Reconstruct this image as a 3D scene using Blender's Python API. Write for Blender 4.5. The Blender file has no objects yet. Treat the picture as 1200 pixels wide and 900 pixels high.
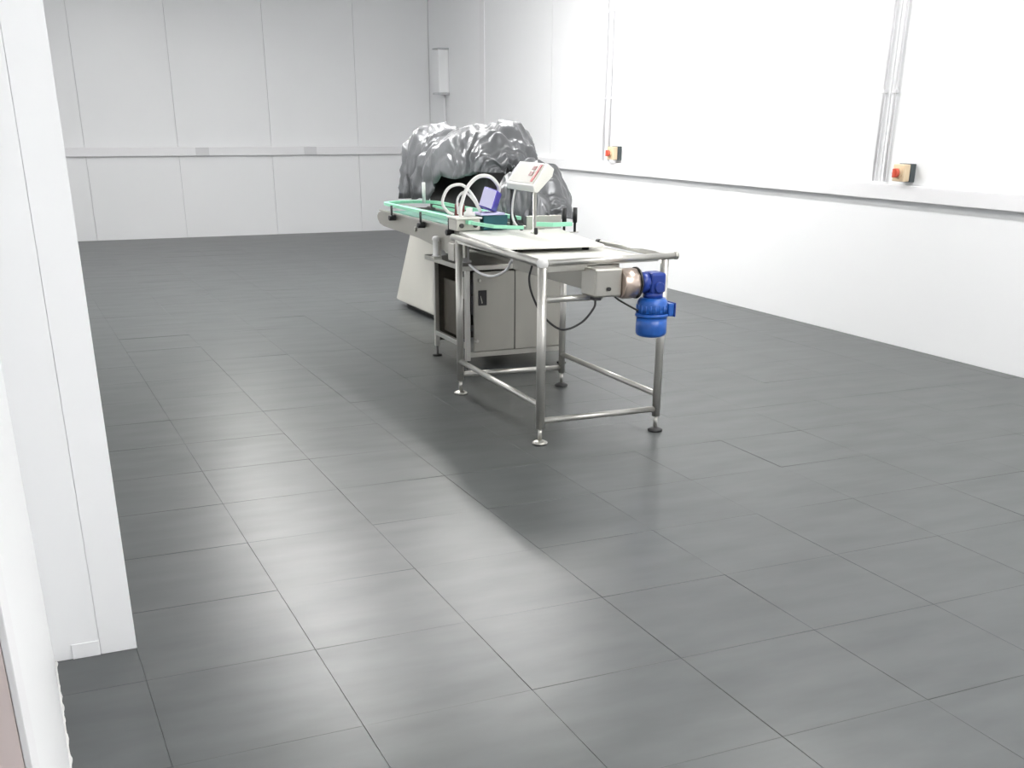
import bpy, bmesh, math, random
from mathutils import Vector, Matrix, noise

random.seed(7)
SC = bpy.context.scene
COL = SC.collection

# ------------------------------------------------------------------ camera
F_PX, CY_PX, YAW, PITCH, ROLL = 1282.64, 690.74, 0.425051, 0.408137, -0.0057238
CAM = Vector((0.0, 0.0, 1.6))
fwd = Vector((math.sin(YAW) * math.cos(PITCH), math.cos(YAW) * math.cos(PITCH), -math.sin(PITCH)))
rgt = Vector((math.cos(YAW), -math.sin(YAW), 0))
dwn = fwd.cross(rgt)
r2 = math.cos(ROLL) * rgt + math.sin(ROLL) * dwn
d2 = -math.sin(ROLL) * rgt + math.cos(ROLL) * dwn
cam_data = bpy.data.cameras.new('camera')
cam = bpy.data.objects.new('camera', cam_data)
COL.objects.link(cam)
m = Matrix((r2, -d2, -fwd)).transposed().to_4x4()
m.translation = CAM
cam.matrix_world = m
cam_data.sensor_fit = 'HORIZONTAL'
cam_data.sensor_width = 36.0
cam_data.lens = F_PX / 1200.0 * 36.0
cam_data.shift_y = (CY_PX - 450.0) / 1200.0
cam_data.clip_start = 0.02
SC.camera = cam

# ------------------------------------------------------------------ world, exposure
W = bpy.data.worlds.new('world')
SC.world = W
W.use_nodes = True
W.node_tree.nodes['Background'].inputs[0].default_value = (0.9, 0.95, 1.0, 1)
W.node_tree.nodes['Background'].inputs[1].default_value = 0.3
SC.view_settings.view_transform = 'Standard'
SC.view_settings.look = 'None'
SC.view_settings.gamma = 1.0
SC.view_settings.use_curve_mapping = False
SC.view_settings.exposure = 0.0
LAMP_STRENGTH = 84.0
LAMP_COLOR = (1.0, 0.985, 0.96)

# ------------------------------------------------------------------ materials
MATS = {}
def mat(name, color=(0.8, 0.8, 0.8), rough=0.5, metal=0.0, spec=0.5, var=0.0, vscale=6.0,
        bump=0.0, bscale=40.0, stretch=(1, 1, 1), emit=None, alpha=None, trans=0.0, rvar=0.0, svar=0.0, world_coords=False):
    mt = bpy.data.materials.new(name)
    mt.use_nodes = True
    nt = mt.node_tree
    b = nt.nodes['Principled BSDF']
    b.inputs['Base Color'].default_value = (*color, 1)
    b.inputs['Roughness'].default_value = rough
    b.inputs['Metallic'].default_value = metal
    b.inputs['Specular IOR Level'].default_value = spec
    if trans: b.inputs['Transmission Weight'].default_value = trans
    if emit:
        b.inputs['Emission Color'].default_value = (*emit[0], 1)
        b.inputs['Emission Strength'].default_value = emit[1]
    if var or bump or rvar:
        if world_coords:
            tc = nt.nodes.new('ShaderNodeNewGeometry'); out = tc.outputs['Position']
        else:
            tc = nt.nodes.new('ShaderNodeTexCoord'); out = tc.outputs['Object']
        mp = nt.nodes.new('ShaderNodeMapping')
        mp.inputs['Scale'].default_value = stretch
        nt.links.new(out, mp.inputs['Vector'])
    if var or rvar:
        n = nt.nodes.new('ShaderNodeTexNoise')
        n.inputs['Scale'].default_value = vscale
        n.inputs['Detail'].default_value = 3
        n.inputs['Roughness'].default_value = 0.6
        nt.links.new(mp.outputs[0], n.inputs['Vector'])
        if var:
            cr = nt.nodes.new('ShaderNodeMapRange')
            cr.clamp = False; cr.inputs['From Min'].default_value = 0.2; cr.inputs['From Max'].default_value = 0.8
            cr.inputs['To Min'].default_value = 1 - var; cr.inputs['To Max'].default_value = 1 + var
            nt.links.new(n.outputs['Fac'], cr.inputs['Value'])
            mx = nt.nodes.new('ShaderNodeMix'); mx.data_type = 'RGBA'; mx.blend_type = 'MULTIPLY'
            mx.inputs[0].default_value = 1.0
            mx.inputs[6].default_value = (*color, 1)
            nt.links.new(cr.outputs[0], mx.inputs[7])
            nt.links.new(mx.outputs[2], b.inputs['Base Color'])
        if rvar:
            rr = nt.nodes.new('ShaderNodeMapRange')
            rr.clamp = False; rr.inputs['From Min'].default_value = 0.2; rr.inputs['From Max'].default_value = 0.8
            rr.inputs['To Min'].default_value = rough - rvar; rr.inputs['To Max'].default_value = rough + rvar
            nt.links.new(n.outputs['Fac'], rr.inputs['Value'])
            nt.links.new(rr.outputs[0], b.inputs['Roughness'])
    if svar:
        # streaky sheen: scuffed and polished patches
        n3 = nt.nodes.new('ShaderNodeTexNoise')
        n3.inputs['Scale'].default_value = vscale * 1.7
        n3.inputs['Detail'].default_value = 4
        mp3 = nt.nodes.new('ShaderNodeMapping')
        mp3.inputs['Scale'].default_value = (stretch[0] * .8, stretch[1] * 1.6, 1)
        nt.links.new(out, mp3.inputs['Vector'])
        nt.links.new(mp3.outputs[0], n3.inputs['Vector'])
        sr = nt.nodes.new('ShaderNodeMapRange')
        sr.inputs['From Min'].default_value = 0.2; sr.inputs['From Max'].default_value = 0.8
        sr.inputs['To Min'].default_value = spec - svar; sr.inputs['To Max'].default_value = spec + svar
        nt.links.new(n3.outputs['Fac'], sr.inputs['Value'])
        nt.links.new(sr.outputs[0], b.inputs['Specular IOR Level'])
    if bump:
        n2 = nt.nodes.new('ShaderNodeTexNoise')
        n2.inputs['Scale'].default_value = bscale
        n2.inputs['Detail'].default_value = 4
        nt.links.new(mp.outputs[0], n2.inputs['Vector'])
        bp = nt.nodes.new('ShaderNodeBump')
        bp.inputs['Strength'].default_value = bump
        bp.inputs['Distance'].default_value = 0.01
        nt.links.new(n2.outputs['Fac'], bp.inputs['Height'])
        nt.links.new(bp.outputs[0], b.inputs['Normal'])
    MATS[name] = mt
    return mt

mat('wall_white', (0.85, 0.86, 0.875), 0.35, var=0.012, vscale=0.7, bump=0.03, bscale=3, world_coords=True)
mat('wall_pink', (0.70, 0.605, 0.59), 0.6, var=0.03)
mat('gap_grey', (0.55, 0.56, 0.58), 0.7)
mat('coupler_grey', (0.68, 0.68, 0.70), 0.5)
mat('trunk_white', (0.82, 0.82, 0.84), 0.35)
mat('conduit_white', (0.82, 0.82, 0.84), 0.4)
mat('sealant', (0.66, 0.66, 0.65), 0.6, bump=0.6, bscale=60)
mat('ceiling_white', (0.74, 0.74, 0.74), 0.7)
mat('floor_tile', (0.063, 0.069, 0.070), 0.345, spec=0.5, var=0.13, vscale=2.4, rvar=0.02, svar=0.18, bump=0.02, bscale=5,
    stretch=(0.75, 1.2, 1), world_coords=True)
mat('floor_base', (0.07, 0.076, 0.078), 0.4)
mat('steel', (0.47, 0.46, 0.425), 0.38, metal=0.9, var=0.05, vscale=8)
mat('steel_tube', (0.58, 0.57, 0.54), 0.32, metal=0.8)
mat('steel_sheet', (0.38, 0.37, 0.335), 0.40, metal=0.6, var=0.05, vscale=5, stretch=(1, 1, 0.2))
mat('steel_warm_reflection', (0.66, 0.54, 0.47), 0.28, metal=0.85)  # stainless drive cover, its pinkish reflection put into the base colour
mat('top_white', (0.78, 0.78, 0.73), 0.35, var=0.04, vscale=4)
mat('cream_paint', (0.58, 0.57, 0.52), 0.45, var=0.03, vscale=3)
mat('black_rubber', (0.02, 0.02, 0.022), 0.5)
mat('dark_metal', (0.05, 0.05, 0.05), 0.45, metal=0.4)
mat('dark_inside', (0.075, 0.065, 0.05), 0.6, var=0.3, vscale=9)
mat('motor_blue', (0.016, 0.10, 0.41), 0.28, var=0.08, vscale=20)
mat('gear_blue', (0.015, 0.045, 0.27), 0.28)
mat('green_rail', (0.34, 0.78, 0.55), 0.35)
mat('belt_green', (0.02, 0.16, 0.115), 0.4, var=0.15, vscale=14)
mat('teal', (0.01, 0.10, 0.125), 0.3)
mat('violet', (0.075, 0.055, 0.40), 0.3)
mat('lavender', (0.60, 0.58, 0.82), 0.4)
mat('hose_white', (0.80, 0.80, 0.78), 0.35)
mat('white_plastic', (0.80, 0.80, 0.79), 0.4)
mat('red_print', (0.42, 0.03, 0.03), 0.4)
mat('red_dark', (0.17, 0.02, 0.02), 0.4)
mat('red_knob', (0.70, 0.12, 0.07), 0.4)
mat('cream_yellow', (0.78, 0.62, 0.42), 0.45)
mat('dark_grey', (0.06, 0.075, 0.08), 0.45)
mat('cover_grey', (0.185, 0.19, 0.20), 0.33, metal=0.35, var=0.06, vscale=9, bump=0.2, bscale=22)
mat('lamp_white', (0.8, 0.8, 0.8), 0.4)
mat('lamp_glow', (0.9, 0.9, 0.9), 0.4, emit=(LAMP_COLOR, LAMP_STRENGTH))

# ------------------------------------------------------------------ mesh helpers
def nb(): return bmesh.new()

def box(bm, x0, x1, y0, y1, z0, z1, bev=0.0, rot=None, about=None):
    r = bmesh.ops.create_cube(bm, size=1.0)
    vs = r['verts']
    for v in vs:
        v.co = Vector(((x0 + x1) / 2 + v.co.x * (x1 - x0), (y0 + y1) / 2 + v.co.y * (y1 - y0), (z0 + z1) / 2 + v.co.z * (z1 - z0)))
    if rot is not None:
        c = Vector(about) if about else Vector(((x0 + x1) / 2, (y0 + y1) / 2, (z0 + z1) / 2))
        for v in vs: v.co = rot @ (v.co - c) + c
    if bev > 0:
        es = list({e for v in vs for e in v.link_edges})
        bmesh.ops.bevel(bm, geom=es, offset=bev, segments=2, affect='EDGES', profile=0.5)
    return bm

def tube(bm, pts, r, seg=12, caps=True):
    """swept tube through points, r a number or a list"""
    pts = [Vector(p) for p in pts]
    n = len(pts)
    rs = r if isinstance(r, (list, tuple)) else [r] * n
    tan = []
    for i in range(n):
        a = pts[max(i - 1, 0)]; b = pts[min(i + 1, n - 1)]
        t = (b - a)
        tan.append(t.normalized() if t.length > 1e-9 else Vector((0, 0, 1)))
    up = Vector((0, 0, 1)) if abs(tan[0].z) < 0.9 else Vector((1, 0, 0))
    nx = tan[0].cross(up).normalized()
    rings = []
    for i in range(n):
        nx = (nx - tan[i] * nx.dot(tan[i])).normalized()
        ny = tan[i].cross(nx)
        rings.append([bm.verts.new(pts[i] + (nx * math.cos(2 * math.pi * k / seg) + ny * math.sin(2 * math.pi * k / seg)) * rs[i]) for k in range(seg)])
    for i in range(n - 1):
        for k in range(seg):
            f = bm.faces.new((rings[i][k], rings[i][(k + 1) % seg], rings[i + 1][(k + 1) % seg], rings[i + 1][k]))
            f.smooth = True
    if caps:
        bm.faces.new(list(reversed(rings[0])))
        bm.faces.new(rings[-1])
    return bm

def cyl(bm, a, b, r, seg=20, bev=0.0):
    a = Vector(a); b = Vector(b)
    if bev:
        d = (b - a).normalized()
        return tube(bm, [a, a, a + d * bev, b - d * bev, b, b][1:-1], [r - bev, r, r, r - bev], seg) if False else \
            tube(bm, [a, a + d * bev, b - d * bev, b], [r - bev, r, r, r - bev], seg)
    return tube(bm, [a, b], r, seg)

def bez(pts, n=24):
    """Catmull-Rom through points"""
    P = [Vector(p) for p in pts]
    P = [P[0] * 2 - P[1]] + P + [P[-1] * 2 - P[-2]]
    out = []
    for i in range(1, len(P) - 2):
        for k in range(n):
            t = k / n
            a, b, c, d = P[i - 1], P[i], P[i + 1], P[i + 2]
            out.append(0.5 * ((2 * b) + (c - a) * t + (2 * a - 5 * b + 4 * c - d) * t * t + (3 * b - a - 3 * c + d) * t ** 3))
    out.append(P[-2])
    return out

def prism(bm, poly, axis, a0, a1, bev=0.0):
    """extrude a 2D polygon along an axis ('x','y','z')"""
    def pt(p, a):
        return {'x': Vector((a, p[0], p[1])), 'y': Vector((p[0], a, p[1])), 'z': Vector((p[0], p[1], a))}[axis]
    v0 = [bm.verts.new(pt(p, a0)) for p in poly]
    v1 = [bm.verts.new(pt(p, a1)) for p in poly]
    n = len(poly)
    fs = [bm.faces.new(v0), bm.faces.new(list(reversed(v1)))]
    for i in range(n):
        fs.append(bm.faces.new((v0[i], v1[i], v1[(i + 1) % n], v0[(i + 1) % n])))
    bmesh.ops.recalc_face_normals(bm, faces=fs)
    if bev:
        bmesh.ops.bevel(bm, geom=list({e for f in fs for e in f.edges}), offset=bev, segments=2, affect='EDGES', profile=0.5)
    return bm

def obj(name, bm, material, parent=None, smooth=False):
    me = bpy.data.meshes.new(name)
    bm.normal_update()
    bm.to_mesh(me); bm.free()
    if smooth:
        for p in me.polygons: p.use_smooth = True
    me.materials.append(MATS[material])
    o = bpy.data.objects.new(name, me)
    COL.objects.link(o)
    if parent is not None:
        o.parent = parent
        o.matrix_parent_inverse = Matrix.Translation(-parent.location)
    return o

def thing(name, label, cat, loc=(0, 0, 0), group=None):
    o = bpy.data.objects.new(name, None)
    o.empty_display_size = 0.05
    COL.objects.link(o)
    o.location = loc
    o['label'] = label; o['category'] = cat
    if group: o['group'] = group
    return o

def struct(name, bm, material, label=None):
    o = obj(name, bm, material)
    o['kind'] = 'structure'
    if label: o['label'] = label
    return o

# ------------------------------------------------------------------ the room
XR, YF, XL, ZC = 6.154, 16.645, 0.206, 3.4      # right wall, far wall, left wall, ceiling
XS, YS0, YS1 = -0.045, 0.90, 3.42               # stub wall beside the doorway
YB, XB = -2.6, -1.7                             # room behind the camera

struct('ceiling', box(nb(), XB - .1, XR + .1, YB - .1, YF + .1, ZC, ZC + .1), 'ceiling_white', 'plain white ceiling above the lights')

# right wall: dark backing with proud panels, joints between them
wr = struct('wall_right', box(nb(), XR + .02, XR + .14, YB, YF, 0, ZC), 'gap_grey', 'white panelled wall with trunking and isolator switches')
for seams, z0_, z1_ in (([YB, 1.0, 3.6, 6.9, 9.2, 12.57, 14.63, YF], 1.10, ZC), ([YB, 4.0, 12.57, YF], 0, 1.0985)):
    for a, b in zip(seams[:-1], seams[1:]):
        obj('panel', box(nb(), XR, XR + .0195, a + .0045, b - .0045, z0_, z1_, .0015), 'wall_white', wr)
# bright joint cover strip near the far corner
obj('joint_strip', box(nb(), XR - .008, XR + .002, 14.55, 14.71, 1.2, ZC, .002), 'trunk_white', wr)

wf = struct('wall_far', box(nb(), XL - .2, XR + .14, YF + .02, YF + .14, 0, ZC), 'gap_grey', 'pale grey white panelled wall at the far end')
seams = [XL - .2, 1.256, 2.466, 3.754, 5.031, XR]
for a, b in zip(seams[:-1], seams[1:]):
    obj('panel', box(nb(), a + .002, b - .002, YF, YF + .0195, 0, ZC, .0015), 'wall_white', wf)

wl = struct('wall_left', box(nb(), XS + .001, XL, YS1 + .012, YF, 0, ZC), 'wall_white', 'white wall ending in a jamb beside the doorway')
obj('panel', box(nb(), XS - .002, .0950, YS1 + .0005, YS1 + .0115, 0.0, ZC, .0008), 'wall_white', wl)
obj('panel', box(nb(), .0960, XL, YS1, YS1 + .0115, 0.0, ZC, .0008), 'wall_white', wl)
obj('base_strip', box(nb(), .01, .0935, YS1 - .004, YS1 + .001, 0.0, .05, .001), 'wall_white', wl)

# stub wall beside the camera: white face towards the room, pinkish end
ws = struct('wall_near', box(nb(), XS - .10, XS - .005, YS0 + .081, YS1 + .01, 0, ZC), 'wall_white', 'short white wall with a rough sealant foot')
obj('panel', box(nb(), XS - .004, XS, YS0 + .13, YS1, 0, ZC, .001), 'wall_white', ws)
struct('trim_1', box(nb(), XS - .0045, XS + .0015, YS0, YS0 + .128, 0, ZC, .001), 'trunk_white', 'white corner edging on the near wall end')
struct('wall_entrance', box(nb(), XB, XS - .005, YS0 + .0005, YS0 + .08, 0, ZC), 'wall_pink', 'greyish pink wall beside the white corner edging')
# lumpy sealant at the foot of the stub wall
bm = nb()
pts, rs = [], []
yy = YS0 + .02
while yy < YS1 - .01:
    pts.append((XS + .001, yy, .004 + .003 * noise.noise((yy * 9, 0, 0))))
    rs.append(.0035 + .010 * max(0, noise.noise((yy * 16, 3, 0))) + .002 * abs(noise.noise((yy * 45, 1, 5))))
    yy += .012
tube(bm, pts, rs, 8)
struct('baseboard_near', bm, 'sealant', 'rough white sealant bead along the wall foot')

struct('wall_back', box(nb(), XB - .1, XR + .1, YB - .1, YB, 0, ZC), 'wall_white', 'white wall behind the camera')
struct('wall_side', box(nb(), XB - .1, XB, YB, YS0 + .08, 0, ZC), 'wall_white', 'white side wall behind the camera')

# floor: dark bed with single tiles on it
fl = struct('floor', box(nb(), XB, XR + .02, YB, YF + .02, -.10, -.0035), 'floor_base', 'glossy dark grey floor of square tiles')
TS, TX0, TY0, GAP = 0.531, 0.735, 2.645, 0.0004
TOP = 0.0
tmesh = {}
def tile_mesh(w, d):
    key = (round(w, 4), round(d, 4))
    if key not in tmesh:
        bm = nb()
        c = .0009
        z0, z1 = -.0035, 0
        def ring(ins, z): return [bm.verts.new((sx * (w / 2 - ins), sy * (d / 2 - ins), z)) for sx, sy in ((-1, -1), (1, -1), (1, 1), (-1, 1))]
        a, b, t = ring(0, z0), ring(0, z1 - .0008), ring(c, z1)
        for p, q in ((a, b), (b, t)):
            for k in range(4): bm.faces.new((p[k], p[(k + 1) % 4], q[(k + 1) % 4], q[k]))
        bm.faces.new(t)
        me = bpy.data.meshes.new('tile'); bm.normal_update(); bm.to_mesh(me); bm.free()
        me.materials.append(MATS['floor_tile'])
        tmesh[key] = me
    return tmesh[key]

tiles = []
for i in range(-6, 14):
    for j in range(-11, 30):
        x0, x1 = TX0 + i * TS, TX0 + (i + 1) * TS
        y0, y1 = TY0 + j * TS, TY0 + (j + 1) * TS
        x0, x1 = max(x0, XB), min(x1, XR + .01)
        y0, y1 = max(y0, YB), min(y1, YF + .01)
        if x1 - x0 < .02 or y1 - y0 < .02: continue
        if x1 < XL - .01 and y0 > YS1 + .02: continue
        c = Vector(((x0 + x1) / 2, (y0 + y1) / 2, 0))
        q = c - CAM
        zc = q.dot(fwd)
        vis = False
        for cx_, cy_ in ((x0, y0), (x1, y0), (x0, y1), (x1, y1), (c.x, c.y)):
            q = Vector((cx_, cy_, 0)) - CAM
            zc = q.dot(fwd)
            if zc > .1:
                u = 600 + F_PX * q.dot(r2) / zc; v = CY_PX + F_PX * q.dot(d2) / zc
                if -20 < u < 1220 and 200 < v < 920: vis = True
        tiles.append((0 if vis else 1, (c - CAM).length, x0, x1, y0, y1))
tiles.sort()
rest = nb()
for n, (nv, dist, x0, x1, y0, y1) in enumerate(tiles):
    w, d = x1 - x0 - 2 * GAP, y1 - y0 - 2 * GAP
    cx_, cy_ = (x0 + x1) / 2, (y0 + y1) / 2
    if n < 290 and not nv:
        o = bpy.data.objects.new('tile', tile_mesh(w, d))
        COL.objects.link(o)
        o.location = (cx_, cy_, random.uniform(-.0004, 0))
        o.rotation_euler = (random.gauss(0, .0011), random.gauss(0, .0011), random.gauss(0, .0006))
        o.parent = fl
    else:
        box(rest, cx_ - w / 2, cx_ + w / 2, cy_ - d / 2, cy_ + d / 2, -.0035, 0)
ro = obj('tile_field', rest, 'floor_tile', fl)
ro['kind'] = 'stuff'

# wall trunking and vertical drops
struct('trim_2', box(nb(), XR - .055, XR - .0005, YB, YF, 1.043, 1.150, .004), 'trunk_white', 'white cable trunking along the right wall')
struct('trim_3', box(nb(), XL, XR - .056, YF - .055, YF - .0005, 1.075, 1.185, .004), 'trunk_white', 'pale cable trunking along the far wall')
tr = bpy.data.objects['trim_3']
for x in (2.78, 4.30):
    obj('coupler', box(nb(), x - .09, x + .09, YF - .059, YF - .054, 1.078, 1.182, .001), 'coupler_grey', tr)
for n_, (ya_, yb_, lab) in enumerate(((6.955, 6.835, 'white conduit pair rising beside the bright isolator'), (11.235, 11.115, 'white conduit pair rising beside the small isolator'))):
    tr = struct('trim_%d' % (4 + n_), box(nb(), XR - .032, XR - .0005, yb_ - .03, ya_ + .03, 1.1505, 1.162, .002), 'trunk_white', lab)
    for y in (ya_, yb_):
        bm = nb(); tube(bm, [(XR - .018, y, 1.1625), (XR - .018, y, ZC)], .010, 12); obj('conduit', bm, 'conduit_white', tr)
        for z in (1.78, 2.6):
            obj('clip', box(nb(), XR - .036, XR - .0005, y - .018, y + .018, z - .012, z + .012, .003), 'conduit_white', tr)

# ------------------------------------------------------------------ wall isolator switches
def isolator(y, z, s, label):
    t = thing('isolator_switch', label, 'switch', (XR, y, z), 'isolator switches on the right wall')
    h = .062 * s
    obj('back_box', box(nb(), XR - .048, XR - .0005, y - h, y + h, z - h, z + h, .004), 'dark_grey', t)
    obj('front_cover', box(nb(), XR - .105, XR - .0482, y - h * .94, y + h * .94, z - h * .94, z + h * .94, .006), 'cream_yellow', t)
    bm = nb(); cyl(bm, (XR - .1054, y, z), (XR - .116, y, z), .040, 24, .003)
    obj('dial_ring', bm, 'cream_yellow', t)
    bm = nb(); cyl(bm, (XR - .1164, y, z), (XR - .140, y, z), .031, 24, .004)
    k = obj('knob', bm, 'red_knob', t)
    obj('handle', box(nb(), XR - .156, XR - .1404, y - .009, y + .009, z - .03, z + .03, .003), 'red_knob', k)
isolator(6.60, 1.236, 1.0, 'cream isolator with a bright red knob on the wall')
isolator(10.92, 1.246, 1.1, 'small tan isolator near the covered machine')

# tall wall unit at the far corner with a drop pipe
t = thing('wall_unit', 'tall white box mounted near the far corner', 'wall unit', (XR, 15.95, 1.89))
obj('housing', box(nb(), XR - .155, XR - .0005, 15.84, 16.06, 1.90, 2.45, .012), 'wall_white', t)
obj('top_cap', box(nb(), XR - .160, XR - .0005, 15.83, 16.07, 2.4505, 2.468, .004), 'gap_grey', t)
obj('bottom_vent', box(nb(), XR - .160, XR - .0005, 15.82, 16.08, 1.872, 1.8995, .004), 'gap_grey', t)
bm = nb(); cyl(bm, (XR - .03, 15.95, 1.1855), (XR - .03, 15.95, 1.8715), .014, 12)
obj('pipe', bm, 'trunk_white', t)

# ------------------------------------------------------------------ ceiling luminaires
def luminaire(x, y, label, gname):
    t = thing('ceiling_light', label, 'light', (x, y, ZC), gname)
    obj('body', box(nb(), x - .09, x + .09, y - .78, y + .78, ZC - .07, ZC - .0005, .008), 'lamp_white', t)
    obj('diffuser', box(nb(), x - .075, x + .075, y - .74, y + .74, ZC - .115, ZC - .0705, .012), 'lamp_glow', t)
    for s in (-1, 1):
        obj('end_cap', box(nb(), x - .08, x + .08, y + s * .7605 - .0195, y + s * .7605 + .0195, ZC - .118, ZC - .0705, .004), 'lamp_white', t)
for y in (-1.6, 1.6, 4.6, 8.7, 10.6):
    luminaire(4.2, y, 'long ceiling batten light in the row by the right wall', 'ceiling lights by the right wall')
for y in (-1.4, 1.6, 8.7, 10.6, 12.9):
    luminaire(2.35, y, 'long ceiling batten light in the row by the left wall', 'ceiling lights by the left wall')

# ------------------------------------------------------------------ infeed table with drive
A, B, C_, D = (2.462, 5.092), (3.166, 5.082), (2.500, 6.320), (3.180, 6.272)
T = thing('conveyor_table', 'stainless tube-framed conveyor table with a blue motor', 'conveyor table', (2.82, 5.7, 0))
for (x, y), top, rr in ((A, .915, .024), (B, .918, .022), (C_, .918, .022), (D, .90, .020)):
    bm = nb(); tube(bm, [(x, y, .085), (x, y, top)], rr, 18)
    leg = obj('leg', bm, 'steel_tube', T)
    bm = nb(); tube(bm, [(x, y, .024), (x, y, .0845)], .011, 12)
    obj('threaded_stem', bm, 'steel_tube', leg)
    bm = nb()
    tube(bm, [(x, y, .0), (x, y, .009), (x, y, .016), (x, y, .0235)], [.040, .042, .030, .014], 20)
    obj('foot', bm, 'black_rubber' if (x > 3) else 'steel', leg)
def rail(p, q, r, mt='steel_tube', name='rail'):
    bm = nb(); tube(bm, [p, q], r, 14); return obj(name, bm, mt, T)
rail((A[0], A[1], .124), (B[0], B[1], .124), .016)
rail((C_[0], C_[1], .124), (D[0], D[1], .118), .016)
rail((A[0], A[1], .205), (C_[0], C_[1], .205), .016)
rail((B[0], B[1], .205), (D[0], D[1], .205), .016)
rail((A[0], A[1], .748), (2.80, 5.088, .748), .0165)
rail((A[0], A[1] - .01, .925), (C_[0] + .01, 6.44, .928), .020, name='top_rail')
rail((A[0], A[1], .928), (3.215, 5.075, .934), .0165, name='top_rail')
rail((B[0] - .002, B[1], .936), (3.125, 5.71, .945), .013, name='top_rail')
rail((C_[0], 6.40, .926), (3.18, 6.34, .926), .015, name='top_rail')
bm = nb(); cyl(bm, (3.2155, 5.075, .934), (3.238, 5.0745, .9345), .019, 16, .003)
obj('end_cap', bm, 'steel', T)
bm = nb(); cyl(bm, (3.123, 5.7105, .945), (3.121, 5.745, .9455), .016, 16, .003)
obj('end_knob', bm, 'black_rubber', T)
bm = nb(); bmesh.ops.create_uvsphere(bm, u_segments=20, v_segments=12, radius=.030, matrix=Matrix.Translation((A[0], A[1], .925)))
obj('corner_joint', bm, 'white_plastic', T, True)
# table top, front lip and raised tray
obj('table_top', box(nb(), 2.485, 3.145, 5.112, 6.34, .905, .921, .002), 'top_white', T)
obj('front_lip', box(nb(), 2.487, 2.72, 5.098, 5.111, .880, .915, .002), 'steel', T)
bm = nb()
prism(bm, [(2.455, 5.555), (3.035, 5.505), (3.083, 5.75), (3.215, 6.42), (2.56, 6.46), (2.50, 6.1)], 'z', .944, .957, .002)
tray = obj('tray', bm, 'top_white', T)
for x, y in ((2.56, 5.66), (2.98, 5.62), (2.6, 6.28), (3.1, 6.25)):
    bm = nb(); cyl(bm, (x, y, .9215), (x, y, .9435), .02, 12); obj('spacer', bm, 'dark_metal', T)
# conveyor bed below the top
bm = nb()
prism(bm, [(5.14, .757), (6.20, .757), (6.20, .90), (5.14, .90)], 'x', 2.80, 2.93, .003)
obj('conveyor_bed', bm, 'steel_sheet', T)
# side bracket arm
obj('side_bracket', box(nb(), 2.47, 2.53, 6.33, 6.42, .80, .90, .003), 'steel', T)
# drive housing, coupling, gear and motor, all on one axis
obj('gear_housing', box(nb(), 2.705, 2.862, 4.985, 5.139, .758, .900, .010), 'steel', T)
bm = nb(); cyl(bm, (2.782, 4.9849, .80), (2.782, 4.972, .80), .010, 10); obj('bolt', bm, 'dark_metal', T)
obj('terminal_strip', box(nb(), 2.712, 2.752, 5.0, 5.05, .742, .7575, .003), 'black_rubber', T)
YM = 4.985
bm = nb(); cyl(bm, (2.8625, YM + .03, .818), (2.952, YM + .03, .818), .076, 10, .006); obj('drive_cover', bm, 'steel_warm_reflection', T)
bm = nb(); cyl(bm, (2.9525, YM + .03, .818), (2.960, YM + .03, .818), .079, 24); obj('drive_flange', bm, 'dark_metal', T)
bm = nb()
cyl(bm, (2.9605, YM, .822), (3.005, YM, .822), .052, 20, .006)
for k in range(6):
    a = k * math.pi / 3
    cyl(bm, (2.966, YM + .04 * math.cos(a), .822 + .04 * math.sin(a)), (3.012, YM + .04 * math.cos(a), .822 + .04 * math.sin(a)), .008, 8)
box(bm, 3.005, 3.092, YM - .052, YM + .052, .770, .872, .014)
cyl(bm, (3.0485, YM - .045, .80), (3.0485, YM - .066, .80), .028, 16, .004)
cyl(bm, (3.046, YM, .745), (3.046, YM, .772), .052, 20)
obj('gearbox', bm, 'gear_blue', T)
bm = nb()
tube(bm, [(3.046, YM, z) for z in (.745, .742, .725, .70, .665)], [.05, .066, .078, .080, .080], 28)
mo = obj('motor', bm, 'motor_blue', T)
bm = nb(); tube(bm, [(3.046, YM, z) for z in (.6648, .66, .652, .648)], [.084, .086, .086, .084], 28); obj('motor_ring', bm, 'motor_blue', mo)
bm = nb(); tube(bm, [(3.046, YM, z) for z in (.6478, .60, .57, .555, .547)], [.080, .081, .081, .076, .060], 28); obj('fan_cowl', bm, 'motor_blue', mo)
bm = nb()
for k in range(20):
    a = 2 * math.pi * k / 20
    p = Vector((3.046 + .0795 * math.cos(a), YM + .0795 * math.sin(a), 0))
    tube(bm, [(p.x, p.y, .668), (p.x, p.y, .708)], .004, 6)
obj('cooling_fins', bm, 'motor_blue', mo)
obj('terminal_box', box(nb(), 3.108, 3.142, YM - .062, YM + .022, .650, .716, .007), 'motor_blue', mo)
obj('terminal_lid', box(nb(), 3.1425, 3.151, YM - .064, YM + .024, .647, .719, .003), 'gear_blue', mo)
# cables of the drive
def cable(pts, r, mt, parent, name='cable'):
    bm = nb(); tube(bm, bez(pts, 10), r, 8); return obj(name, bm, mt, parent)
cable([(2.735, 5.03, .742), (2.725, 5.03, .70), (2.66, 5.04, .63), (2.56, 5.06, .60), (2.49, 5.13, .66), (2.45, 5.18, .76), (2.44, 5.2, .84), (2.45, 5.19, .905)], .0058, 'black_rubber', T)
cable([(2.84, 5.03, .757), (2.87, 5.03, .735), (2.93, 5.01, .70), (2.966, 4.985, .68)], .005, 'black_rubber', T)
cable([(2.50, 6.15, .80), (2.49, 5.98, .775), (2.475, 5.75, .785), (2.465, 5.55, .84), (2.46, 5.46, .905)], .007, 'coupler_grey', T)

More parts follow.
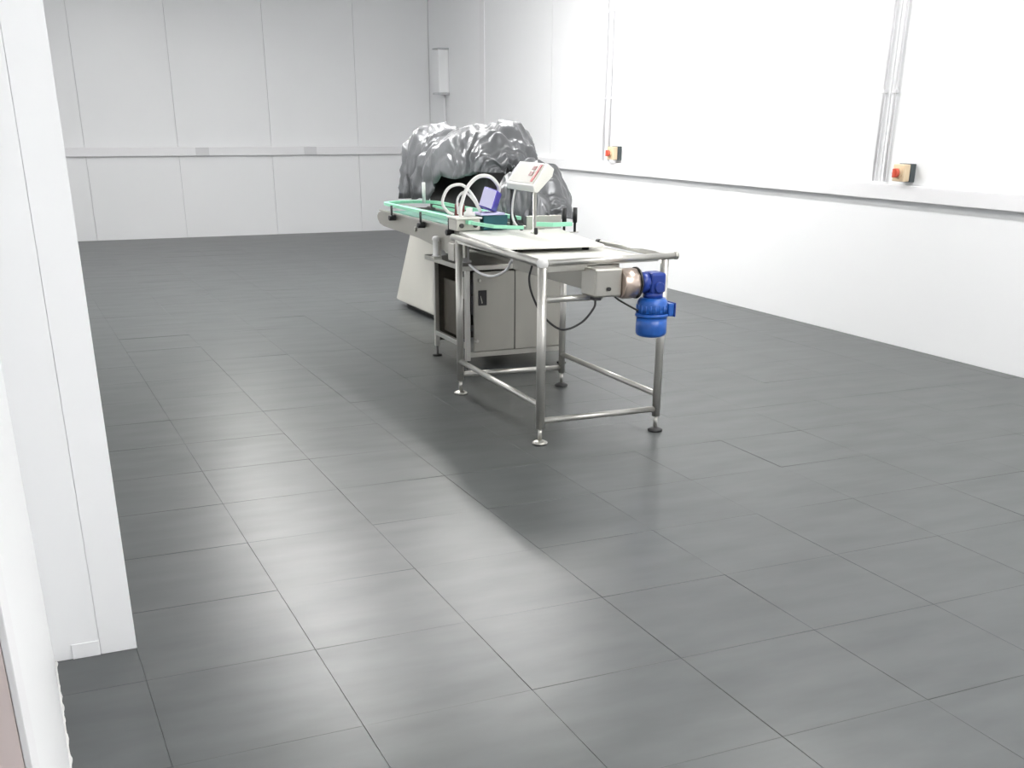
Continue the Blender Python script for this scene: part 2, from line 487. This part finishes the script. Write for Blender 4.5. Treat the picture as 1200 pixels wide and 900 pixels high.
# ------------------------------------------------------------------ slat conveyor with green guide rails
V = thing('slat_conveyor', 'long steel conveyor with green guide rails under the covered machine', 'conveyor', (2.82, 7.3, .70))
XA, XC = 2.60, 3.04
def side(x0, x1):
    prof = [(6.47, .955), (8.10, .955), (8.17, .945), (8.205, .92), (8.20, .895), (8.15, .868), (8.06, .855), (7.3, .84), (6.75, .80), (6.47, .80)]
    return prism(nb(), prof, 'x', x0, x1, .002)
obj('side_frame', side(XA, XA + .014), 'steel_sheet', V)
obj('side_frame', side(XC - .014, XC), 'steel_sheet', V)
obj('edge_strip', box(nb(), XA - .012, XA + .012, 6.55, 8.12, .9555, .968, .002), 'steel', V)
obj('edge_strip', box(nb(), XC - .012, XC + .012, 6.55, 8.12, .9555, .968, .002), 'steel', V)
bm = nb()
n = 34
for k in range(n):
    y = 6.50 + k * (1.64 / n)
    box(bm, XA + .016, XC - .016, y + .002, y + 1.64 / n - .002, .940, .952, .002)
o = obj('slat_belt', bm, 'belt_green', V); o['kind'] = 'stuff'
obj('bed', box(nb(), XA + .0145, XC - .0145, 6.50, 8.08, .87, .935), 'dark_metal', V)
bm = nb(); cyl(bm, (XA + .0145, 8.125, .905), (XC - .0145, 8.125, .905), .044, 20); obj('end_roller', bm, 'steel', V)
obj('end_guard', box(nb(), XA + .02, XC - .02, 8.176, 8.192, .862, .930, .003), 'steel_sheet', V)
def strip(pts, w, h, mt, name='guide_rail'):
    """rail of rectangular section through points in plan"""
    bm = nb(); P = [Vector(p) for p in pts]; rings = []
    for i, p in enumerate(P):
        tt = (P[min(i + 1, len(P) - 1)] - P[max(i - 1, 0)]).normalized()
        s = Vector((tt.y, -tt.x, 0)) * w / 2
        rings.append([bm.verts.new(p + s), bm.verts.new(p - s), bm.verts.new(p - s + Vector((0, 0, h))), bm.verts.new(p + s + Vector((0, 0, h)))])
    for i in range(len(P) - 1):
        for k in range(4): bm.faces.new((rings[i][k], rings[i][(k + 1) % 4], rings[i + 1][(k + 1) % 4], rings[i + 1][k]))
    bm.faces.new(rings[0]); bm.faces.new(list(reversed(rings[-1])))
    bmesh.ops.recalc_face_normals(bm, faces=bm.faces[:])
    return obj(name, bm, mt, V)
loop = [(XA + .02, 6.42, 1.0), (XA + .02, 7.0, 1.0), (XA + .02, 7.9, 1.0)]
for k in range(13):
    a = math.pi - k * math.pi / 12
    loop.append((XA + .02 + .20 + .20 * math.cos(a), 8.02 + .17 * math.sin(a), 1.0))
loop += [(XC - .02, 7.8, 1.0), (XC - .02, 7.0, 1.0), (XC - .02, 6.6, 1.0)]
strip(loop, .034, .020, 'green_rail')
strip([(XA + .11, 6.9, .99), (XA + .11, 7.9, .99)], .012, .016, 'green_rail')
strip([(XC - .11, 6.9, .99), (XC - .11, 7.9, .99)], .012, .016, 'green_rail')
strip([(XA + .02, 6.40, 1.0), (2.70, 6.24, .99), (2.86, 6.18, .985)], .024, .018, 'green_rail')
strip([(3.0, 6.34, .985), (3.09, 6.26, .985), (3.22, 6.26, .985)], .018, .024, 'green_rail')
for y in (7.78, 7.18, 6.66):
    bm = nb(); cyl(bm, (XA - .028, y, .935), (XA - .028, y, 1.018), .008, 10)
    br = obj('rail_bracket', bm, 'dark_metal', V)
    bm = nb(); cyl(bm, (XA - .0005, y, .935), (XA - .050, y, .935), .019, 14, .003); obj('clamp_knob', bm, 'black_rubber', br)
    obj('bracket_arm', box(nb(), XA - .036, XA + .004, y - .012, y + .012, .9985, 1.0), 'dark_metal', br)
bm = nb(); cyl(bm, (XA + .001, 7.35, .895), (XA - .014, 7.35, .895), .016, 14, .003); obj('bolt_cover', bm, 'steel', V)
for x, y, r in ((2.83, 7.50, .030), (2.83, 7.24, .016), (2.83, 7.05, .030), (2.98, 7.5, .030)):
    bm = nb(); tube(bm, [(x, y, .7005), (x, y, .712), (x, y, .7125), (x, y, .869)], [r * 1.5, r * 1.5, r, r], 16)
    obj('support_post', bm, 'white_plastic' if r > .02 else 'steel_tube', V)
bm = nb(); tube(bm, [(2.86, 7.90, 1.02), (2.86, 7.90, 1.16)], .012, 10); obj('sensor_post', bm, 'hose_white', V)
bm = nb(); tube(bm, [(2.572, 6.90, z) for z in (.765, .77, .775, .86, .872, .886, .890)], [.024, .030, .020, .020, .025, .020, .010], 16)
obj('mounting_pin', bm, 'white_plastic', V)
obj('pin_bracket', box(nb(), 2.545, 2.5995, 6.87, 6.93, .750, .7645, .002), 'steel', V)
obj('pin_bracket', box(nb(), 2.580, 2.5995, 6.88, 6.92, .7648, .86, .002), 'steel', V)
# transfer block at the near end
obj('transfer_block', box(nb(), 2.545, 2.70, 6.465, 6.60, .9585, 1.025, .006), 'cream_paint', V)
obj('transfer_plate', box(nb(), 2.535, 2.71, 6.455, 6.61, 1.0255, 1.036, .003), 'top_white', V)
bm = nb(); tube(bm, [(2.655, 6.53, 1.0365), (2.655, 6.53, 1.06), (2.655, 6.53, 1.0605), (2.655, 6.53, 1.085)], [.035, .035, .02, .02], 14); obj('fitting', bm, 'white_plastic', V)
for x in (2.575, 2.665):
    bm = nb(); cyl(bm, (x, 6.4645, .99), (x, 6.448, .99), .014, 10, .002); obj('clamp_screw', bm, 'dark_metal', V)
for i, (x, y) in enumerate(((2.94, 6.385), (2.915, 6.125))):
    bm = nb(); cyl(bm, (x, y, .9575), (x, y, .995), .011, 10, .003); obj('clamp_handle', bm, 'black_rubber', V)
# clear guard behind the tray and two black handles
obj('guard_plate', box(nb(), 3.0, 3.24, 6.44, 6.452, .9575, 1.035, .002), 'steel', V)
for x in (3.27, 3.345):
    bm = nb(); tube(bm, [(x, 6.46, .93), (x, 6.46, .985), (x, 6.46, .9855), (x, 6.46, 1.075)], [.008, .008, .014, .014], 12); obj('black_handle', bm, 'black_rubber', V)
obj('handle_bar', box(nb(), 3.02, 3.37, 6.453, 6.47, .925, .9295), 'steel', V)

# ------------------------------------------------------------------ control box on a post
K = thing('control_box', 'tilted control box with red display on a thin post', 'control box', (2.945, 6.21, .957))
bm = nb()
prism(bm, [(2.925, 1.222), (3.018, 1.346), (3.060, 1.315), (3.050, 1.275), (2.955, 1.185), (2.932, 1.19)], 'y', 6.19, 6.585, .004)
obj('housing', bm, 'top_white', K)
ang = math.atan2(.124, .093)
def face_box(y0, y1, s0, s1, th, mt, name, lift=.0006):
    L = math.hypot(.124, .093)
    ux, uz = .093 / L, .124 / L; nx, nz = -uz, ux
    bm = nb(); vs = []
    for l in (lift, lift + th):
        for y, s in ((y0, s0), (y1, s0), (y1, s1), (y0, s1)):
            vs.append(bm.verts.new((2.925 + ux * s * L + nx * l, y, 1.222 + uz * s * L + nz * l)))
    for q in ((0, 1, 2, 3), (7, 6, 5, 4), (0, 4, 5, 1), (1, 5, 6, 2), (2, 6, 7, 3), (3, 7, 4, 0)): bm.faces.new([vs[i] for i in q])
    bmesh.ops.recalc_face_normals(bm, faces=bm.faces[:])
    return obj(name, bm, mt, K)
face_box(6.215, 6.56, .10, .93, .003, 'cream_paint', 'front_plate')
face_box(6.235, 6.262, .16, .90, .003, 'red_print', 'red_label', .0041)
face_box(6.29, 6.335, .40, .58, .003, 'red_dark', 'red_display', .0041)
face_box(6.29, 6.335, .66, .82, .003, 'red_dark', 'red_display', .0041)
bm = nb(); tube(bm, [(2.945, 6.21, .9575), (2.945, 6.21, .965), (2.945, 6.21, .9655), (2.945, 6.21, 1.195)], [.024, .024, .011, .011], 14)
obj('post', bm, 'steel_tube', K)
bm = nb(); tube(bm, [(2.95, 6.56, .9575), (2.95, 6.56, 1.19)], .009, 12); obj('post', bm, 'dark_metal', K)
cable([(2.95, 6.50, 1.20), (2.93, 6.50, 1.10), (2.92, 6.47, 1.02), (2.935, 6.42, .965)], .007, 'hose_white', K)
cable([(2.95, 6.53, 1.20), (2.945, 6.53, 1.08), (2.95, 6.47, 1.0), (2.965, 6.42, .963)], .006, 'dark_metal', K)

# ------------------------------------------------------------------ violet printing head with hoses
PH = thing('print_head', 'violet coding head with white hoses beside the conveyor', 'print head', (2.80, 6.5, .99))
bm = nb()
rotp = Matrix.Rotation(math.radians(20), 3, 'Y') @ Matrix.Rotation(math.radians(-38), 3, 'Z')
box(bm, 2.745, 2.835, 6.46, 6.58, 1.070, 1.190, .008, rotp)
obj('body', bm, 'violet', PH)
bm = nb(); box(bm, 2.750, 2.830, 6.449, 6.459, 1.076, 1.184, .003, rotp, (2.79, 6.52, 1.13)); obj('front_panel', bm, 'lavender', PH)
bm = nb(); box(bm, 2.70, 2.86, 6.45, 6.60, 1.045, 1.058, .004); obj('base_flange', bm, 'lavender', PH)
obj('base_block', box(nb(), 2.725, 2.885, 6.47, 6.60, .9585, 1.0445, .004), 'teal', PH)
cable([(2.845, 6.52, 1.165), (2.835, 6.50, 1.21), (2.78, 6.50, 1.262), (2.70, 6.50, 1.262), (2.63, 6.50, 1.20), (2.59, 6.50, 1.10), (2.585, 6.50, 1.06), (2.585, 6.50, 1.0385)], .0115, 'hose_white', PH, 'hose')
cable([(2.72, 6.50, 1.06), (2.68, 6.52, 1.15), (2.62, 6.55, 1.215), (2.54, 6.57, 1.20), (2.50, 6.58, 1.12), (2.525, 6.56, 1.065), (2.555, 6.54, 1.048)], .0095, 'hose_white', PH, 'hose')
cable([(2.735, 6.55, 1.06), (2.70, 6.58, 1.13), (2.66, 6.62, 1.17), (2.62, 6.63, 1.13), (2.61, 6.60, 1.047)], .007, 'hose_white', PH, 'hose')
bm = nb(); cyl(bm, (2.70, 6.80, .9525), (2.70, 6.80, 1.09), .032, 16, .004); obj('red_reservoir', bm, 'red_dark', PH)

# ------------------------------------------------------------------ steel cabinet under the conveyor
E = thing('machine_cabinet', 'stainless cabinet with open side under the conveyor', 'cabinet', (3.14, 7.22, 0))
x0, x1, y0, y1 = 2.775, 3.52, 6.90, 7.52
obj('top_shelf', box(nb(), x0 - .035, x1 + .01, y0 - .035, y1 + .07, .668, .700, .003), 'steel', E)
for x in (x0 + .016, x1 - .016):
    for y in (y0 + .016, y1 - .016):
        bm = nb(); box(bm, x - .016, x + .016, y - .016, y + .016, .07, .6675, .003)
        lg = obj('post', bm, 'steel_tube', E)
        bm = nb(); tube(bm, [(x, y, 0), (x, y, .010), (x, y, .0105), (x, y, .0695)], [.034, .034, .008, .008], 14); obj('foot', bm, 'dark_metal', lg)
xm = 3.13
d1 = obj('door', box(nb(), x0 + .055, xm - .003, y0 - .006, y0 + .012, .13, .655, .004), 'steel_sheet', E)
d2_ = obj('door', box(nb(), xm + .003, x1 - .034, y0 - .006, y0 + .012, .13, .655, .004), 'steel_sheet', E)
obj('seam_strip', box(nb(), xm - .0025, xm + .0025, y0 - .002, y0 + .010, .13, .655), 'dark_metal', E)
obj('front_rail', box(nb(), x0 + .033, x1 - .033, y0 + .013, y0 + .032, .09, .125, .002), 'steel', E)
obj('side_rail', box(nb(), x0, x0 + .028, y0 + .033, y1 - .033, .150, .182, .002), 'steel_tube', E)
obj('side_panel', box(nb(), x1 - .012, x1, y0 + .033, y1 - .033, .11, .66), 'steel_sheet', E)
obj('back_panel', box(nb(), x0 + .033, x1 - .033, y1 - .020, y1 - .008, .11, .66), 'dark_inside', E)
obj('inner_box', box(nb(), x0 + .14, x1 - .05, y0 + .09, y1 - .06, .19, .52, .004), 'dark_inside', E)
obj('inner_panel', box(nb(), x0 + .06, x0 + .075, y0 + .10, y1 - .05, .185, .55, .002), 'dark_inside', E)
obj('inner_plate', box(nb(), x0 + .05, x0 + .058, y0 + .16, y0 + .30, .46, .60, .002), 'steel_sheet', E)
# dark label with a pale zigzag mark on the door
lb = obj('label_plate', box(nb(), 2.862, 2.922, y0 - .0085, y0 - .0062, .437, .535), 'black_rubber', d1)
lb.parent = E; lb.matrix_parent_inverse = Matrix.Translation(-E.location)
bm = nb()
prism(bm, [(2.876, .500), (2.880, .500), (2.893, .452), (2.885, .450)], 'y', y0 - .0096, y0 - .0086)
o = obj('label_mark', bm, 'steel_sheet', E)
for z, dz in ((.56, .045), (.44, .06), (.29, .02)):
    obj('slot', box(nb(), x0 + .036, x0 + .050, y0 - .004, y0 + .010, z - dz, z + dz), 'black_rubber', E)
bm = nb(); cyl(bm, (2.868, y0 - .0065, .60), (2.868, y0 - .02, .60), .010, 12, .002); obj('door_knob', bm, 'steel_tube', E)
bm = nb(); cyl(bm, (2.845, y0 - .0065, .205), (2.845, y0 - .026, .205), .012, 12, .002); obj('door_knob', bm, 'steel_tube', E)

# ------------------------------------------------------------------ covered machine: base and body
G = thing('filling_machine', 'machine with cream sloped base beneath a grey plastic cover', 'machine', (3.6, 8.7, 0))
bm = nb()
bot = [(3.27, 7.75), (3.95, 7.75), (3.95, 9.86), (3.27, 9.86)]
top = [(3.30, 7.85), (3.90, 7.85), (3.90, 9.50), (3.30, 9.50)]
v0 = [bm.verts.new((*p, .045)) for p in bot]; v1 = [bm.verts.new((*p, .655)) for p in top]
bm.faces.new(list(reversed(v0))); bm.faces.new(v1)
for k in range(4): bm.faces.new((v0[k], v0[(k + 1) % 4], v1[(k + 1) % 4], v1[k]))
bmesh.ops.bevel(bm, geom=bm.edges[:], offset=.012, segments=2, affect='EDGES')
obj('base_housing', bm, 'cream_paint', G)
obj('plinth', box(nb(), 3.34, 3.88, 7.85, 9.74, .0, .0445), 'dark_metal', G)
obj('body', box(nb(), 3.34, 3.72, 7.65, 9.20, .6555, .90, .02), 'dark_metal', G)
obj('head', box(nb(), 3.25, 3.52, 7.66, 8.86, .9005, 1.34, .03), 'dark_metal', G)
obj('side_shelf', box(nb(), 3.10, 3.339, 6.92, 9.0, .885, .905, .003), 'steel_sheet', G)
obj('front_block', box(nb(), 3.21, 3.33, 7.02, 7.26, .9055, 1.14, .015), 'dark_metal', G)

# ------------------------------------------------------------------ plastic covers
def lerp_sections(S, y):
    for a, b in zip(S[:-1], S[1:]):
        if a[0] <= y <= b[0]:
            t = (y - a[0]) / (b[0] - a[0]); t = t * t * (3 - 2 * t)
            return [a[k] + (b[k] - a[k]) * t for k in range(1, len(a))]
    return list(S[0][1:]) if y < S[0][0] else list(S[-1][1:])

def crease(p, k):
    """sharp-edged crumples: distance to the nearest cell border, 0 on a crease"""
    d, _ = noise.voronoi(p * k)
    return min(1.0, (d[1] - d[0]) * 1.6)

def cover(name, S, label, amp, nu, nv, seed, tilt):
    """plastic sheet thrown over a body: closed loft over sections along y
    (y, x_left, x_right, hem z, top z, squareness), both ends falling as curtains, then crumpled"""
    ya, yb = S[0][0], S[-1][0]
    bm = nb(); rows = []
    ne = 26
    for i in range(-ne, nu + ne + 1):
        u = min(max(i / nu, 0), 1)
        y = ya + (yb - ya) * u
        xl, xr, zb, zt, sq = lerp_sections(S, y)
        t = 0.0; sg = 0
        if i < 0: t, sg = -i / ne, -1
        elif i > nu: t, sg = (i - nu) / ne, 1
        cx_, hw = (xl + xr) / 2, (xr - xl) / 2
        vr = []
        for j in range(nv + 1):
            th = math.pi * j / nv
            c, s_ = math.cos(th), math.sin(th)
            px = -math.copysign(abs(c) ** sq, c); pz = abs(s_) ** sq
            shrink = 1 - .93 * t
            hz = zb + .045 * noise.noise(Vector((y * 5, px * 2.5, seed)))
            p = Vector((cx_ + hw * px * (1 - .75 * t), y + sg * .06 * math.sin(t * math.pi / 2), hz + (zt - zb) * pz * shrink))
            nrm = Vector((px * (1 - t), sg * t * 1.2, pz * (1 - t) + .05)).normalized()
            # arc runs down the sheet from the ridge line, so folds hang along it
            arc = (px * hw) if t == 0 else px * hw * (1 - .75 * t)
            run = (zt - p.z) + .6 * abs(px) * hw
            al = y * 1.0 + sg * t * .25 + arc * (1.5 * t) + seed
            wv = Vector((al * 1.6, run * 1.3 + (7 if px > 0 else 0) * (1 - t), seed))
            al2 = al + .16 * noise.noise(wv) + run * tilt * noise.noise(Vector((al * 1.1, seed, 2)))
            f1 = 1 - 2.2 * abs(noise.noise(Vector((al2 * 3.6, run * .9 + (3 if px > 0 else 0) * (1 - t), seed))))
            f2 = 1 - 2.4 * abs(noise.noise(Vector((al2 * 9.0, run * 2.4, seed + 4))))
            f3 = noise.noise(Vector((p.x * 2.6, p.y * 2.6, p.z * 2.6 + seed)))
            q = p + Vector((seed, 0, 0))
            f4 = crease(q + Vector((noise.noise(q * 4), noise.noise(q * 4 + Vector((3, 3, 3))), 0)) * .08, 7.0)
            f5 = 1 - 2.4 * abs(noise.noise(Vector((al2 * 19.0 + run * 5, run * 7.0, seed + 9))))
            dsp = amp * (-.75 + .22 * f5 + 1.15 * f1 + .62 * f2 + .70 * f3 + .35 * (1 - .8 * t) * (f4 - .5))
            vr.append(bm.verts.new(p + nrm * dsp))
        rows.append(vr)
    for a_, b_ in zip(rows[:-1], rows[1:]):
        for j in range(nv):
            bm.faces.new((a_[j], a_[j + 1], b_[j + 1], b_[j]))
    bmesh.ops.recalc_face_normals(bm, faces=bm.faces[:])
    o = obj(name, bm, 'cover_grey', None, True)
    o['label'] = label; o['category'] = 'cover'
    sm = o.modifiers.new('thickness', 'SOLIDIFY'); sm.thickness = .003
    return o

# y, x_left, x_right, hem z, top z, squareness
BIG = [(7.50, 3.10, 3.54, 1.24, 1.36, .7), (7.58, 3.06, 3.60, 1.23, 1.47, .6), (7.72, 3.05, 3.64, 1.21, 1.54, .6), (7.90, 3.04, 3.74, 1.20, 1.535, .6),
       (8.08, 3.03, 3.74, 1.13, 1.50, .6), (8.22, 3.08, 3.72, 1.06, 1.45, .6), (8.36, 3.06, 3.74, 1.0, 1.475, .6), (8.48, 3.11, 3.72, 1.02, 1.44, .6),
       (8.60, 3.05, 3.74, 1.0, 1.485, .6), (8.72, 3.12, 3.72, 1.01, 1.45, .6), (8.84, 3.07, 3.74, .99, 1.485, .6), (8.95, 3.12, 3.72, .98, 1.45, .6), (9.05, 3.09, 3.72, .98, 1.46, .6), (9.16, 3.12, 3.66, .98, 1.38, .7)]
cover('plastic_cover', BIG, 'large crumpled grey plastic sheet over the machine', .044, 230, 130, 3.7, 1.0)
SMALL = [(6.86, 3.16, 3.50, .965, 1.12, .9), (6.93, 3.10, 3.55, .96, 1.25, 1.0), (7.05, 3.09, 3.60, .96, 1.31, 1.05), (7.16, 3.12, 3.60, .97, 1.27, .95), (7.30, 3.14, 3.52, .97, 1.17, .8)]
cover('plastic_cover', SMALL, 'small grey plastic cover behind the control box', .040, 90, 110, 11.3, 1.2)
